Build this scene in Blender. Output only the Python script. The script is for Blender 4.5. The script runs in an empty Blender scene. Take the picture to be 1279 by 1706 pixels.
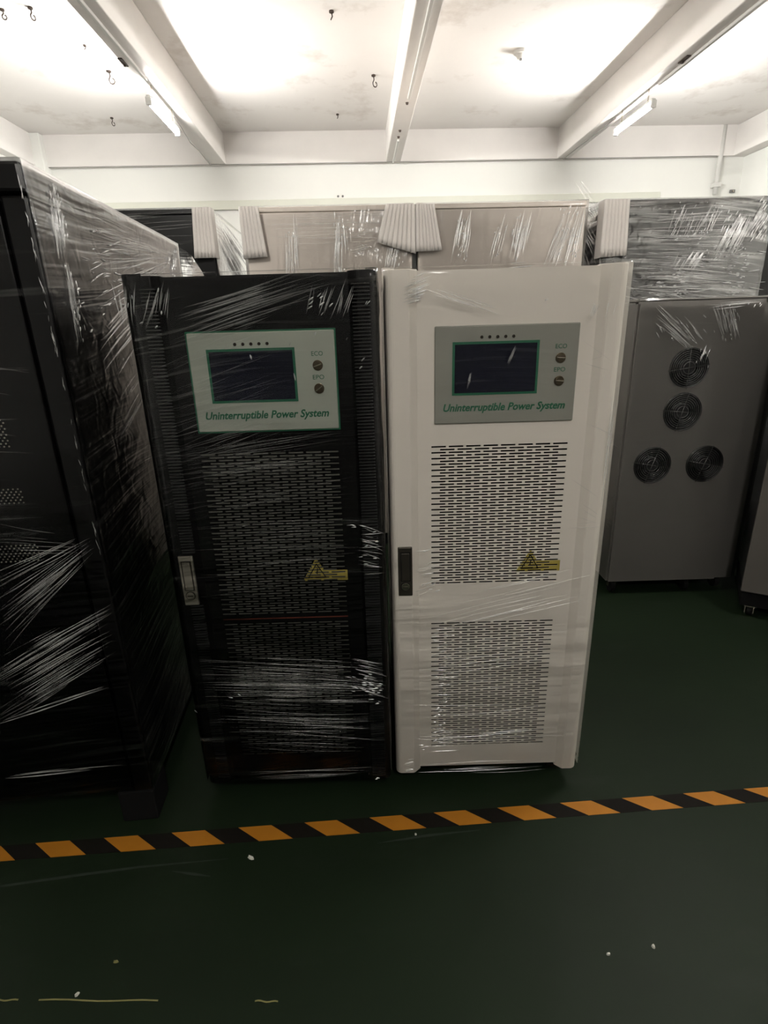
import bpy, bmesh, math, random
from mathutils import Vector, Matrix, noise

random.seed(7)
SC = bpy.context.scene
COL = SC.collection
R = math.radians

# ------------------------------------------------------------------ camera
CAM_H = 1.53
cd = bpy.data.cameras.new('camera')
cd.sensor_fit = 'VERTICAL'
cd.sensor_height = 24.0
cd.lens = 24.0 * 896.73 / 1706.0
cd.clip_start = 0.02
cam = bpy.data.objects.new('camera', cd)
COL.objects.link(cam)
YAW, PITCH, ROLL = R(2.328), R(-18.914), R(-1.5846)
fwd = Vector((math.sin(YAW) * math.cos(PITCH), math.cos(YAW) * math.cos(PITCH), math.sin(PITCH)))
rt = Vector((0.99836289, -0.05006878, -0.02765242)).normalized()
rt = (rt - fwd * rt.dot(fwd)).normalized()
up = rt.cross(fwd)
M3 = Matrix((rt, up, -fwd)).transposed()
cam.matrix_world = Matrix.Translation((0, 0, CAM_H)) @ M3.to_4x4()
SC.camera = cam

# ------------------------------------------------------------------ world, exposure
w = bpy.data.worlds.new('world')
w.use_nodes = True
w.node_tree.nodes['Background'].inputs[0].default_value = (0.8, 0.85, 0.9, 1)
w.node_tree.nodes['Background'].inputs[1].default_value = 0.02
SC.world = w
SC.view_settings.view_transform = 'Standard'
SC.view_settings.look = 'None'
SC.view_settings.gamma = 1.0
SC.view_settings.use_curve_mapping = False
SC.view_settings.exposure = 0.9
SC.cycles.use_denoising = True
SC.cycles.use_adaptive_sampling = True
SC.cycles.adaptive_threshold = 0.03
SC.cycles.transparent_max_bounces = 10
SC.cycles.max_bounces = 6
SC.cycles.diffuse_bounces = 3
SC.cycles.glossy_bounces = 3
SC.cycles.caustics_reflective = False
SC.cycles.caustics_refractive = False
SC.cycles.sample_clamp_indirect = 8.0
LAMP_BACK = 275.0                # tube strength of the two lamps over the back row
LAMP_MID = 268.0                 # of the pair over the front row
LAMP_FRONT = 520.0               # of the lamp behind the camera


# ------------------------------------------------------------------ materials
def lin(c):
    return tuple((v / 12.92 if v <= 0.04045 else ((v + 0.055) / 1.055) ** 2.4) for v in c)


def hexc(r, g, b):
    return lin((r / 255, g / 255, b / 255))


def N(nt, kind, **kw):
    n = nt.nodes.new(kind)
    for k, v in kw.items():
        setattr(n, k, v)
    return n


def mat(name, col, rough=0.5, metal=0.0, spec=0.5, var=0.0, vscale=8.0, bump=0.0, bscale=60.0,
        dirt=None, dirt_scale=3.0, dirt_lo=0.55, dirt_hi=0.75, stretch=(1, 1, 1), coat=0.0):
    m = bpy.data.materials.new(name)
    m.use_nodes = True
    nt = m.node_tree
    b = nt.nodes['Principled BSDF']
    b.inputs['Base Color'].default_value = (*col, 1)
    b.inputs['Roughness'].default_value = rough
    b.inputs['Metallic'].default_value = metal
    b.inputs['Specular IOR Level'].default_value = spec
    b.inputs['Coat Weight'].default_value = coat
    tc = N(nt, 'ShaderNodeTexCoord')
    mp = N(nt, 'ShaderNodeMapping')
    mp.inputs['Scale'].default_value = stretch
    nt.links.new(tc.outputs['Object'], mp.inputs[0])
    last = None
    if var > 0 or dirt:
        mix = N(nt, 'ShaderNodeMix', data_type='RGBA')
        n1 = N(nt, 'ShaderNodeTexNoise')
        n1.inputs['Scale'].default_value = vscale
        n1.inputs['Detail'].default_value = 4
        nt.links.new(mp.outputs[0], n1.inputs['Vector'])
        mix.inputs[6].default_value = (*[max(0, c * (1 - var)) for c in col], 1)
        mix.inputs[7].default_value = (*[min(1, c * (1 + var)) for c in col], 1)
        nt.links.new(n1.outputs['Fac'], mix.inputs[0])
        last = mix.outputs[2]
    if dirt:
        n2 = N(nt, 'ShaderNodeTexNoise')
        n2.inputs['Scale'].default_value = dirt_scale
        n2.inputs['Detail'].default_value = 6
        n2.inputs['Roughness'].default_value = 0.65
        nt.links.new(mp.outputs[0], n2.inputs['Vector'])
        rp = N(nt, 'ShaderNodeValToRGB')
        rp.color_ramp.elements[0].position = dirt_lo
        rp.color_ramp.elements[1].position = dirt_hi
        nt.links.new(n2.outputs['Fac'], rp.inputs[0])
        mx = N(nt, 'ShaderNodeMix', data_type='RGBA')
        nt.links.new(rp.outputs[0], mx.inputs[0])
        nt.links.new(last, mx.inputs[6])
        mx.inputs[7].default_value = (*dirt, 1)
        last = mx.outputs[2]
    if last:
        nt.links.new(last, b.inputs['Base Color'])
    if bump > 0:
        nb = N(nt, 'ShaderNodeTexNoise')
        nb.inputs['Scale'].default_value = bscale
        nb.inputs['Detail'].default_value = 3
        nt.links.new(mp.outputs[0], nb.inputs['Vector'])
        bp = N(nt, 'ShaderNodeBump')
        bp.inputs['Strength'].default_value = bump
        bp.inputs['Distance'].default_value = 0.004
        nt.links.new(nb.outputs['Fac'], bp.inputs['Height'])
        nt.links.new(bp.outputs[0], b.inputs['Normal'])
    return m


def emit(name, col, s):
    m = bpy.data.materials.new(name)
    m.use_nodes = True
    nt = m.node_tree
    nt.nodes.remove(nt.nodes['Principled BSDF'])
    e = N(nt, 'ShaderNodeEmission')
    e.inputs[0].default_value = (*col, 1)
    e.inputs[1].default_value = s
    nt.links.new(e.outputs[0], nt.nodes['Material Output'].inputs[0])
    return m


def film(name, angle=8.0, streak=0.35, lo=0.56, hi=0.74, base=0.0, fr=0.8, rough=0.12, crumple=0.5,
         density=55.0, milk=0.25, crumple_scale=14.0, dist=0.004):
    """stretch wrap: clear film with glossy sheen, milky pulled streaks and crumples"""
    m = bpy.data.materials.new(name)
    m.use_nodes = True
    nt = m.node_tree
    nt.nodes.remove(nt.nodes['Principled BSDF'])
    L = nt.links.new
    tc = N(nt, 'ShaderNodeTexCoord')
    sp = N(nt, 'ShaderNodeSeparateXYZ')
    L(tc.outputs['Object'], sp.inputs[0])
    ad = N(nt, 'ShaderNodeMath', operation='ADD')
    L(sp.outputs[0], ad.inputs[0]); L(sp.outputs[1], ad.inputs[1])
    cb = N(nt, 'ShaderNodeCombineXYZ')
    L(ad.outputs[0], cb.inputs[0]); L(sp.outputs[2], cb.inputs[1])
    # gentle warp so that streaks are not all parallel
    nw = N(nt, 'ShaderNodeTexNoise')
    nw.inputs['Scale'].default_value = 1.7
    nw.inputs['Detail'].default_value = 0
    L(cb.outputs[0], nw.inputs['Vector'])
    wm = N(nt, 'ShaderNodeVectorMath', operation='SCALE')
    wm.inputs[3].default_value = 0.12
    L(nw.outputs['Color'], wm.inputs[0])
    wa = N(nt, 'ShaderNodeVectorMath', operation='ADD')
    L(cb.outputs[0], wa.inputs[0]); L(wm.outputs[0], wa.inputs[1])
    mp = N(nt, 'ShaderNodeMapping')
    mp.vector_type = 'TEXTURE'
    mp.inputs['Rotation'].default_value = (0, 0, R(angle))
    mp.inputs['Scale'].default_value = (1.0 / 1.6, 1.0 / density, 1)
    L(wa.outputs[0], mp.inputs[0])
    ns = N(nt, 'ShaderNodeTexNoise')
    ns.inputs['Scale'].default_value = 1.0
    ns.inputs['Detail'].default_value = 2
    ns.inputs['Roughness'].default_value = 0.6
    L(mp.outputs[0], ns.inputs['Vector'])
    rp = N(nt, 'ShaderNodeValToRGB')
    rp.color_ramp.elements[0].position = lo
    rp.color_ramp.elements[1].position = hi
    L(ns.outputs['Fac'], rp.inputs[0])
    # patches where the film is pulled harder
    npz = N(nt, 'ShaderNodeTexNoise')
    npz.inputs['Scale'].default_value = 2.6
    npz.inputs['Detail'].default_value = 1
    L(cb.outputs[0], npz.inputs['Vector'])
    rq = N(nt, 'ShaderNodeValToRGB')
    rq.color_ramp.elements[0].position = 0.38
    rq.color_ramp.elements[1].position = 0.68
    L(npz.outputs['Fac'], rq.inputs[0])
    st = N(nt, 'ShaderNodeMath', operation='MULTIPLY')
    L(rp.outputs[0], st.inputs[0]); L(rq.outputs[0], st.inputs[1])
    # bump: streaks + crumples
    nc = N(nt, 'ShaderNodeTexNoise')
    nc.inputs['Scale'].default_value = crumple_scale
    nc.inputs['Detail'].default_value = 1
    nc.inputs['Distortion'].default_value = 1.2
    L(cb.outputs[0], nc.inputs['Vector'])
    hm = N(nt, 'ShaderNodeMath', operation='MULTIPLY_ADD')
    L(nc.outputs['Fac'], hm.inputs[0]); hm.inputs[1].default_value = crumple
    L(ns.outputs['Fac'], hm.inputs[2])
    bp = N(nt, 'ShaderNodeBump')
    bp.inputs['Strength'].default_value = 0.6
    bp.inputs['Distance'].default_value = dist
    L(hm.outputs[0], bp.inputs['Height'])
    fz = N(nt, 'ShaderNodeFresnel')
    fz.inputs[0].default_value = 1.45
    L(bp.outputs[0], fz.inputs['Normal'])
    f1 = N(nt, 'ShaderNodeMath', operation='MULTIPLY_ADD')
    L(fz.outputs[0], f1.inputs[0]); f1.inputs[1].default_value = fr; f1.inputs[2].default_value = base
    f2 = N(nt, 'ShaderNodeMath', operation='MULTIPLY_ADD', use_clamp=True)
    L(st.outputs[0], f2.inputs[0]); f2.inputs[1].default_value = streak
    L(f1.outputs[0], f2.inputs[2])
    gl = N(nt, 'ShaderNodeBsdfGlossy')
    gl.inputs['Color'].default_value = (0.95, 0.95, 0.95, 1)
    gl.inputs['Roughness'].default_value = rough
    L(bp.outputs[0], gl.inputs['Normal'])
    df = N(nt, 'ShaderNodeBsdfDiffuse')
    df.inputs[0].default_value = (0.75, 0.75, 0.73, 1)
    mk = N(nt, 'ShaderNodeMath', operation='MULTIPLY')
    L(st.outputs[0], mk.inputs[0]); mk.inputs[1].default_value = milk
    gd = N(nt, 'ShaderNodeMixShader')
    L(mk.outputs[0], gd.inputs[0]); L(gl.outputs[0], gd.inputs[1]); L(df.outputs[0], gd.inputs[2])
    tr = N(nt, 'ShaderNodeBsdfTransparent')
    tr.inputs[0].default_value = (0.97, 0.97, 0.965, 1)
    mx = N(nt, 'ShaderNodeMixShader')
    L(f2.outputs[0], mx.inputs[0]); L(tr.outputs[0], mx.inputs[1]); L(gd.outputs[0], mx.inputs[2])
    L(mx.outputs[0], nt.nodes['Material Output'].inputs[0])
    return m


def crease_mat(name, op=0.55, gloss=0.5, rough=0.12):
    m = bpy.data.materials.new(name)
    m.use_nodes = True
    nt = m.node_tree
    nt.nodes.remove(nt.nodes['Principled BSDF'])
    L = nt.links.new
    tc = N(nt, 'ShaderNodeTexCoord')
    n1 = N(nt, 'ShaderNodeTexNoise')
    n1.inputs['Scale'].default_value = 9
    L(tc.outputs['Object'], n1.inputs['Vector'])
    rp = N(nt, 'ShaderNodeMapRange')
    rp.inputs[1].default_value = 0.35; rp.inputs[2].default_value = 0.65
    rp.inputs[3].default_value = op * 0.35; rp.inputs[4].default_value = op
    L(n1.outputs['Fac'], rp.inputs[0])
    gl = N(nt, 'ShaderNodeBsdfGlossy')
    gl.inputs['Roughness'].default_value = rough
    df = N(nt, 'ShaderNodeBsdfDiffuse')
    df.inputs[0].default_value = (0.8, 0.8, 0.78, 1)
    a = N(nt, 'ShaderNodeMixShader')
    a.inputs[0].default_value = gloss
    L(df.outputs[0], a.inputs[1]); L(gl.outputs[0], a.inputs[2])
    tr = N(nt, 'ShaderNodeBsdfTransparent')
    mx = N(nt, 'ShaderNodeMixShader')
    L(rp.outputs[0], mx.inputs[0]); L(tr.outputs[0], mx.inputs[1]); L(a.outputs[0], mx.inputs[2])
    L(mx.outputs[0], nt.nodes['Material Output'].inputs[0])
    return m


MT = {}
MT['floor'] = mat('floor_paint', (0.0065, 0.0125, 0.0055), 0.5, spec=0.14, var=0.35, vscale=2.2, bump=0.08, bscale=30,
                  dirt=(0.013, 0.019, 0.012), dirt_scale=2.4, dirt_lo=0.56, dirt_hi=0.8, stretch=(0.6, 1.6, 1))
MT['ceiling'] = mat('ceiling_paint', (0.86, 0.83, 0.80), 0.9, spec=0.1, var=0.04, vscale=2.5,
                    dirt=(0.55, 0.49, 0.43), dirt_scale=2.2, dirt_lo=0.56, dirt_hi=0.85, bump=0.15, bscale=25)
MT['wall'] = mat('wall_paint', (0.87, 0.87, 0.83), 0.85, spec=0.1, var=0.03, vscale=2.0, bump=0.1, bscale=25)
MT['beam'] = mat('beam_paint', (0.84, 0.81, 0.78), 0.85, spec=0.1, var=0.06, vscale=4.0, bump=0.12, bscale=30)
MT['band'] = mat('pale_green_paint', (0.74, 0.75, 0.66), 0.7, spec=0.2, var=0.04)
MT['white_paint'] = mat('warm_white_powder_coat', (0.80, 0.745, 0.67), 0.38, spec=0.4, var=0.03, vscale=3, bump=0.03, bscale=400)
MT['black_paint'] = mat('black_powder_coat', (0.006, 0.0055, 0.006), 0.26, spec=0.4, var=0.2)
MT['black_side'] = mat('black_satin_steel', (0.008, 0.0075, 0.008), 0.3, spec=0.4, var=0.2)
MT['rib'] = mat('black_gloss_rib', (0.03, 0.03, 0.03), 0.22, spec=0.9, var=0.1)
MT['key'] = mat('worn_brass_key', (0.16, 0.13, 0.09), 0.3, metal=0.9, var=0.15, vscale=60)
MT['grey_paint'] = mat('grey_beige_powder_coat', (0.78, 0.70, 0.63), 0.5, spec=0.3, var=0.04, vscale=2)
MT['fan_grey'] = mat('galvanised_grey_paint', (0.15, 0.142, 0.13), 0.45, spec=0.4, var=0.1, vscale=2.5, bump=0.04, bscale=60)
MT['taupe'] = mat('taupe_powder_coat', (0.085, 0.078, 0.07), 0.45, spec=0.35, var=0.08, vscale=3)
MT['dark_inner'] = mat('dark_interior', (0.012, 0.011, 0.010), 0.7, spec=0.2, var=0.2)
MT['filter'] = mat('painted_slot_light', (0.13, 0.13, 0.11), 0.6, spec=0.3, var=0.3, vscale=30)  # pale sheet added behind the black door's slots for the light their edges catch
MT['red'] = mat('dull_red_reflection', (0.16, 0.035, 0.02), 0.5, var=0.2, vscale=30)
MT['plate'] = mat('sage_silver_plate', (0.40, 0.43, 0.36), 0.4, spec=0.4, var=0.04, vscale=10)
MT['plate_w'] = mat('silver_grey_plate', (0.28, 0.28, 0.245), 0.38, spec=0.4, var=0.05, vscale=10)
MT['green'] = mat('green_print', (0.012, 0.12, 0.06), 0.45, var=0.1)
MT['screen'] = mat('screen_glass', (0.008, 0.009, 0.020), 0.06, spec=0.5, var=0.1)
MT['steel'] = mat('brushed_steel', (0.55, 0.50, 0.42), 0.25, metal=1.0, var=0.08, vscale=40)
MT['handle'] = mat('nickel_handle', (0.45, 0.42, 0.35), 0.4, metal=0.5, var=0.1, vscale=30)
MT['handle_dark'] = mat('dark_nickel', (0.07, 0.062, 0.05), 0.35, metal=0.6, var=0.1, vscale=30)
MT['led'] = mat('dark_lens', (0.03, 0.025, 0.02), 0.2, var=0.1)
MT['yellow'] = mat('yellow_sticker', (0.45, 0.36, 0.08), 0.5, var=0.1, vscale=20)
MT['tape_y'] = mat('yellow_tape', (0.33, 0.13, 0.011), 0.5, spec=0.2, var=0.12, vscale=14)
MT['tape_k'] = mat('black_tape', (0.006, 0.005, 0.004), 0.7, spec=0.1, var=0.2, vscale=14)
MT['wire'] = mat('dark_wire_steel', (0.25, 0.25, 0.25), 0.25, metal=0.9, var=0.1)
MT['fan_black'] = mat('fan_plastic', (0.007, 0.007, 0.008), 0.6, spec=0.15, var=0.2)
MT['fan_hub'] = mat('fan_hub_label', (0.035, 0.035, 0.036), 0.5, spec=0.2, var=0.2, vscale=30)
MT['rubber'] = mat('black_rubber', (0.005, 0.005, 0.005), 0.9, spec=0.1, var=0.2)
MT['foam'] = mat('foam_sheet', (0.52, 0.49, 0.46), 0.6, spec=0.3, var=0.05)
MT['cable'] = mat('grey_cable', (0.38, 0.37, 0.35), 0.6, var=0.1)
MT['plastic'] = mat('white_plastic', (0.7, 0.69, 0.66), 0.5, var=0.03)
MT['hook'] = mat('rusty_wire', (0.07, 0.05, 0.04), 0.6, metal=0.4, var=0.3, vscale=60)
MT['scrap'] = mat('pale_scrap', (0.5, 0.5, 0.44), 0.7, var=0.2, vscale=60)
MT['straw'] = mat('dull_yellow_strip', (0.16, 0.15, 0.05), 0.7, var=0.2, vscale=40)
MT['tube'] = emit('lit_tube', (1.0, 0.98, 0.945), LAMP_BACK)
MT['tube_mid'] = emit('lit_tube_mid', (1.0, 0.965, 0.91), LAMP_MID)
MT['tube_front'] = emit('lit_tube_front', (1.0, 0.965, 0.91), LAMP_FRONT)
MT['tube_off'] = mat('unlit_tube', (0.75, 0.75, 0.72), 0.3, var=0.02)
MT['crease'] = crease_mat('film_crease', 0.5, 0.65, 0.25)
MT['glint'] = crease_mat('film_glint', 0.8, 0.9, 0.33)
MT['crease_soft'] = crease_mat('film_crease_soft', 0.28, 0.6, 0.25)
MT['film_black'] = film('film_on_black', 9, 0.16, crumple=0.35, density=45, fr=1.0, base=-0.025)
MT['film_white'] = film('film_on_white', 5, 0.10, crumple=0.35, density=45, fr=0.6, base=-0.01, dist=0.0023, milk=0.5, lo=0.6, hi=0.8)
MT['film_left'] = film('film_on_left', 4, 0.14, crumple=0.5, density=40, fr=3.0, base=-0.11, rough=0.2, dist=0.006)
MT['film_back'] = film('film_on_back', 80, 0.18, crumple=0.5, density=30, milk=0.5)
MT['film_dark'] = film('film_on_dark', -4, dist=0.008, streak=0.5, crumple=1.2, density=34, fr=1.6, lo=0.46, hi=0.62, milk=0.4, base=0.12, rough=0.1)
MT['film_plain'] = film('film_plain', 4, 0.08, crumple=0.3, density=30, lo=0.6, hi=0.8, fr=0.8, base=-0.02)


# ------------------------------------------------------------------ mesh helpers
class MB:
    def __init__(s):
        s.v = []; s.f = []

    def add(s, vs, fs):
        b = len(s.v)
        s.v += [tuple(v) for v in vs]
        s.f += [tuple(b + i for i in f) for f in fs]
        return s

    def box(s, x0, x1, y0, y1, z0, z1):
        vs = [(x0, y0, z0), (x1, y0, z0), (x1, y1, z0), (x0, y1, z0), (x0, y0, z1), (x1, y0, z1), (x1, y1, z1), (x0, y1, z1)]
        return s.add(vs, [(3, 2, 1, 0), (4, 5, 6, 7), (0, 1, 5, 4), (1, 2, 6, 5), (2, 3, 7, 6), (3, 0, 4, 7)])

    def prism(s, prof, z0, z1):
        n = len(prof)
        vs = [(x, y, z0) for x, y in prof] + [(x, y, z1) for x, y in prof]
        fs = [(i, (i + 1) % n, n + (i + 1) % n, n + i) for i in range(n)]
        return s.add(vs, fs + [tuple(range(n - 1, -1, -1)), tuple(range(n, 2 * n))])

    def cyl(s, c, axis, r, h, n=20, r2=None):
        a = Vector(axis).normalized()
        u = a.orthogonal().normalized(); w_ = a.cross(u)
        c = Vector(c)
        r2 = r if r2 is None else r2
        vs = []
        for rr, off in ((r, 0.0), (r2, h)):
            for i in range(n):
                t = 2 * math.pi * i / n
                vs.append(c + a * off + u * (rr * math.cos(t)) + w_ * (rr * math.sin(t)))
        fs = [(i, (i + 1) % n, n + (i + 1) % n, n + i) for i in range(n)]
        return s.add(vs, fs + [tuple(range(n - 1, -1, -1)), tuple(range(n, 2 * n))])

    def tube(s, pts, r, n=6, closed=False):
        pts = [Vector(p) for p in pts]
        k = len(pts)
        vs = []
        for i, p in enumerate(pts):
            if closed:
                d = pts[(i + 1) % k] - pts[i - 1]
            else:
                d = pts[min(i + 1, k - 1)] - pts[max(i - 1, 0)]
            d.normalize()
            ref = Vector((0, 0, 1)) if abs(d.z) < 0.9 else Vector((0, 1, 0))
            u = d.cross(ref).normalized(); q = d.cross(u)
            for j in range(n):
                t = 2 * math.pi * j / n
                vs.append(p + u * (r * math.cos(t)) + q * (r * math.sin(t)))
        fs = []
        for i in range(k if closed else k - 1):
            a, b = i * n, ((i + 1) % k) * n
            for j in range(n):
                fs.append((a + j, a + (j + 1) % n, b + (j + 1) % n, b + j))
        if not closed:
            fs.append(tuple(range(n - 1, -1, -1)))
            fs.append(tuple((k - 1) * n + j for j in range(n)))
        return s.add(vs, fs)

    def build(s, name, m, parent=None, smooth=False, bevel=0.0, fix=True):
        me = bpy.data.meshes.new(name)
        me.from_pydata(s.v, [], s.f)
        if fix:
            bm = bmesh.new(); bm.from_mesh(me)
            bmesh.ops.recalc_face_normals(bm, faces=bm.faces)
            bm.to_mesh(me); bm.free()
        if smooth:
            me.shade_smooth()
        me.materials.append(m)
        o = bpy.data.objects.new(name, me)
        COL.objects.link(o)
        if parent is not None:
            o.parent = parent
        if bevel > 0:
            md = o.modifiers.new('bevel', 'BEVEL')
            md.width = bevel; md.segments = 2; md.limit_method = 'ANGLE'
        return o


def tag(o, label=None, cat=None, group=None, kind=None):
    if label: o['label'] = label
    if cat: o['category'] = cat
    if group: o['group'] = group
    if kind: o['kind'] = kind
    return o


def root(name, loc, rz, label, cat, group=None):
    o = bpy.data.objects.new(name, None)
    o.empty_display_size = 0.1
    COL.objects.link(o)
    o.location = loc
    o.rotation_euler = (0, 0, rz)
    return tag(o, label, cat, group)


def struct(name, mb, m, bevel=0.0):
    return tag(mb.build(name, m, bevel=bevel), kind='structure')


def text(name, body, size, m, parent, x, y, z, width=None, shear=0.0, bold=0.0, depth=0.0006):
    cu = bpy.data.curves.new(name, 'FONT')
    cu.body = body; cu.size = size; cu.shear = shear; cu.offset = bold; cu.extrude = depth
    cu.resolution_u = 3
    t = bpy.data.objects.new(name, cu)
    COL.objects.link(t)
    me = bpy.data.meshes.new_from_object(t.evaluated_get(bpy.context.evaluated_depsgraph_get()))
    bpy.data.objects.remove(t); bpy.data.curves.remove(cu)
    xs = [v.co.x for v in me.vertices]
    sx = (width / (max(xs) - min(xs))) if width else 1.0
    x0 = min(xs)
    for v in me.vertices:
        cx, cy, cz = v.co
        v.co = ((cx - x0) * sx + x, y - cz, cy + z)
    me.name = name
    me.materials.clear(); me.materials.append(m)
    o = bpy.data.objects.new(name, me)
    COL.objects.link(o); o.parent = parent
    return o


def rounded_loop(x0, x1, y0, y1, r, step=0.02):
    """closed counter-clockwise loop of a rounded rectangle, densely sampled"""
    pts = []
    def line(a, b):
        k = max(1, int((Vector(b) - Vector(a)).length / step))
        for i in range(k):
            t = i / k
            pts.append((a[0] + (b[0] - a[0]) * t, a[1] + (b[1] - a[1]) * t))
    def arc(cx, cy, a0):
        for i in range(5):
            t = a0 + (math.pi / 2) * i / 5
            pts.append((cx + r * math.cos(t), cy + r * math.sin(t)))
    line((x0 + r, y0), (x1 - r, y0)); arc(x1 - r, y0 + r, -math.pi / 2)
    line((x1, y0 + r), (x1, y1 - r)); arc(x1 - r, y1 - r, 0)
    line((x1 - r, y1), (x0 + r, y1)); arc(x0 + r, y1 - r, math.pi / 2)
    line((x0, y1 - r), (x0, y0 + r)); arc(x0 + r, y0 + r, math.pi)
    return pts


def film_shell(parent, x0, x1, y0, y1, z0, z1, m, r=0.012, amp=0.004, fx=3.0, fz=22.0, step=0.02, seed=0.0, label=None):
    loop = rounded_loop(x0, x1, y0, y1, r, step)
    n = len(loop)
    cx, cy = (x0 + x1) / 2, (y0 + y1) / 2
    rows = max(2, int((z1 - z0) / step))
    vs = []
    for j in range(rows + 1):
        z = z0 + (z1 - z0) * j / rows
        for (x, y) in loop:
            d = Vector((x - cx, y - cy)); d.normalize()
            a = noise.noise(Vector((x * fx + seed, y * fx, z * fz + x * 3))) * amp
            a = max(a, -amp * 0.35)
            # outward push along the face, strongest away from the corners
            ox = 1 if x >= x1 - 1e-6 else (-1 if x <= x0 + 1e-6 else 0)
            oy = 1 if y >= y1 - 1e-6 else (-1 if y <= y0 + 1e-6 else 0)
            vs.append((x + ox * a, y + oy * a, z))
    fs = []
    for j in range(rows):
        for i in range(n):
            a = j * n + i; b = j * n + (i + 1) % n
            fs.append((a, b, b + n, a + n))
    # film folded over the top edge
    top = rows * n
    b0 = len(vs)
    for (x, y) in loop:
        vs.append((cx + (x - cx) * 0.9, cy + (y - cy) * 0.9, z1 + 0.002))
    for i in range(n):
        fs.append((top + i, top + (i + 1) % n, b0 + (i + 1) % n, b0 + i))
    mb = MB(); mb.add(vs, fs)
    o = mb.build('stretch_film', m, parent, smooth=True, fix=False)
    o['label'] = label or 'clear plastic stretch film'
    return o


def creases(parent, bundles, face, m, name='film_crease', rnd=None):
    """raised wrinkle ridges of the film. face: function (u, v, h) -> local xyz, h = distance out from the film.
    bundle: (u0, v0, u1, v1, spread0, spread1, count, width)"""
    rnd = rnd or random.Random(3)
    mb = MB()
    for (u0, v0, u1, v1, s0, s1, cnt, wd) in bundles:
        for _ in range(cnt):
            t = rnd.uniform(-1, 1)
            j = rnd.uniform(-0.25, 0.25)
            a0 = rnd.uniform(0, 0.45); a1 = rnd.uniform(0.55, 1.0)
            pa = (u0, v0 + t * s0); pb = (u1, v1 + (t + j) * s1)
            if abs(u1 - u0) < abs(v1 - v0):
                pa = (u0 + t * s0, v0); pb = (u1 + (t + j) * s1, v1)
            A = Vector((pa[0] + (pb[0] - pa[0]) * a0, pa[1] + (pb[1] - pa[1]) * a0))
            B = Vector((pa[0] + (pb[0] - pa[0]) * a1, pa[1] + (pb[1] - pa[1]) * a1))
            d = B - A
            if d.length < 0.01:
                continue
            nrm = Vector((-d.y, d.x)).normalized()
            bow = rnd.uniform(-0.012, 0.012) * d.length * 2
            ww = wd * rnd.uniform(0.45, 1.25)
            k = 5
            vs = []
            for i in range(k + 1):
                q = i / k
                prof = (math.sin(math.pi * min(1, max(0, q)))) ** 0.6
                c = A + d * q + nrm * bow * math.sin(math.pi * q)
                hw = ww * 0.5 * max(0.08, prof)
                for e, hg in ((-1.0, 0.0), (-0.55, 0.62), (0.0, 0.9), (0.55, 0.62), (1.0, 0.0)):
                    p_ = c + nrm * (hw * e)
                    vs.append(face(p_.x, p_.y, hw * hg))
            fs = []
            for i in range(k):
                for e in range(4):
                    b = i * 5 + e
                    fs.append((b, b + 1, b + 6, b + 5))
            mb.add(vs, fs)
    o = mb.build(name, m, parent, smooth=True, fix=False)
    o['kind'] = 'stuff'
    return o


def caster(parent, x, y, top):
    b = MB()
    b.box(x - 0.026, x + 0.026, y - 0.026, y + 0.026, top - 0.008, top)
    b.box(x - 0.022, x - 0.017, y - 0.014, y + 0.014, top - 0.05, top - 0.006)
    b.box(x + 0.017, x + 0.022, y - 0.014, y + 0.014, top - 0.05, top - 0.006)
    c = b.build('caster', MT['steel'], parent)
    r = (top - 0.008) * 0.5
    w_ = MB(); w_.cyl((x - 0.012, y, r), (1, 0, 0), r, 0.024, 20)
    w_.build('wheel', MT['rubber'], c, smooth=False)
    return c


# ------------------------------------------------------------------ the room
X0, X1, Y0, Y1, ZC, ZB = -2.98, 3.92, -9.0, 6.0, 3.29, 3.03
struct('floor', MB().box(X0 - 0.15, X1 + 0.15, Y0 - 0.15, Y1 + 0.15, -0.1, 0.0), MT['floor'])
FLOOR = bpy.data.objects['floor']
struct('ceiling', MB().box(X0 - 0.15, X1 + 0.15, Y0 - 0.15, Y1 + 0.15, ZC, ZC + 0.12), MT['ceiling'])
struct('wall_back', MB().box(X0 - 0.15, X1 + 0.15, Y1, Y1 + 0.15, 0, ZC), MT['wall'])
struct('wall_front', MB().box(X0 - 0.15, X1 + 0.15, Y0 - 0.15, Y0, 0, ZC), MT['wall'])
struct('wall_left', MB().box(X0 - 0.15, X0, Y0, Y1, 0, ZC), MT['wall'])
struct('wall_right', MB().box(X1, X1 + 0.15, Y0, Y1, 0, ZC), MT['wall'])
BEAMS = [(-2.98, -2.88), (-1.295, -1.158), (0.360, 0.500), (2.020, 2.140), (3.775, 3.92)]
for (a, b) in BEAMS:
    struct('ceiling_beam', MB().box(a, b, Y0, Y1, ZB, ZC), MT['beam'], bevel=0.006)
struct('wall_beam', MB().box(X0, X1, Y1 - 0.05, Y1, ZB + 0.002, ZC), MT['beam'])
struct('trim_1', MB().box(X0, 3.10, Y1 - 0.03, Y1, 2.655, 2.735), MT['band'], bevel=0.004)
struct('trim_2', MB().box(3.10, X1, Y1 - 0.02, Y1, 2.60, 2.685), MT['band'], bevel=0.004)
struct('wall_column', MB().box(X0, -2.80, Y1 - 0.12, Y1, 0, ZC), MT['wall'], bevel=0.006)


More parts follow.
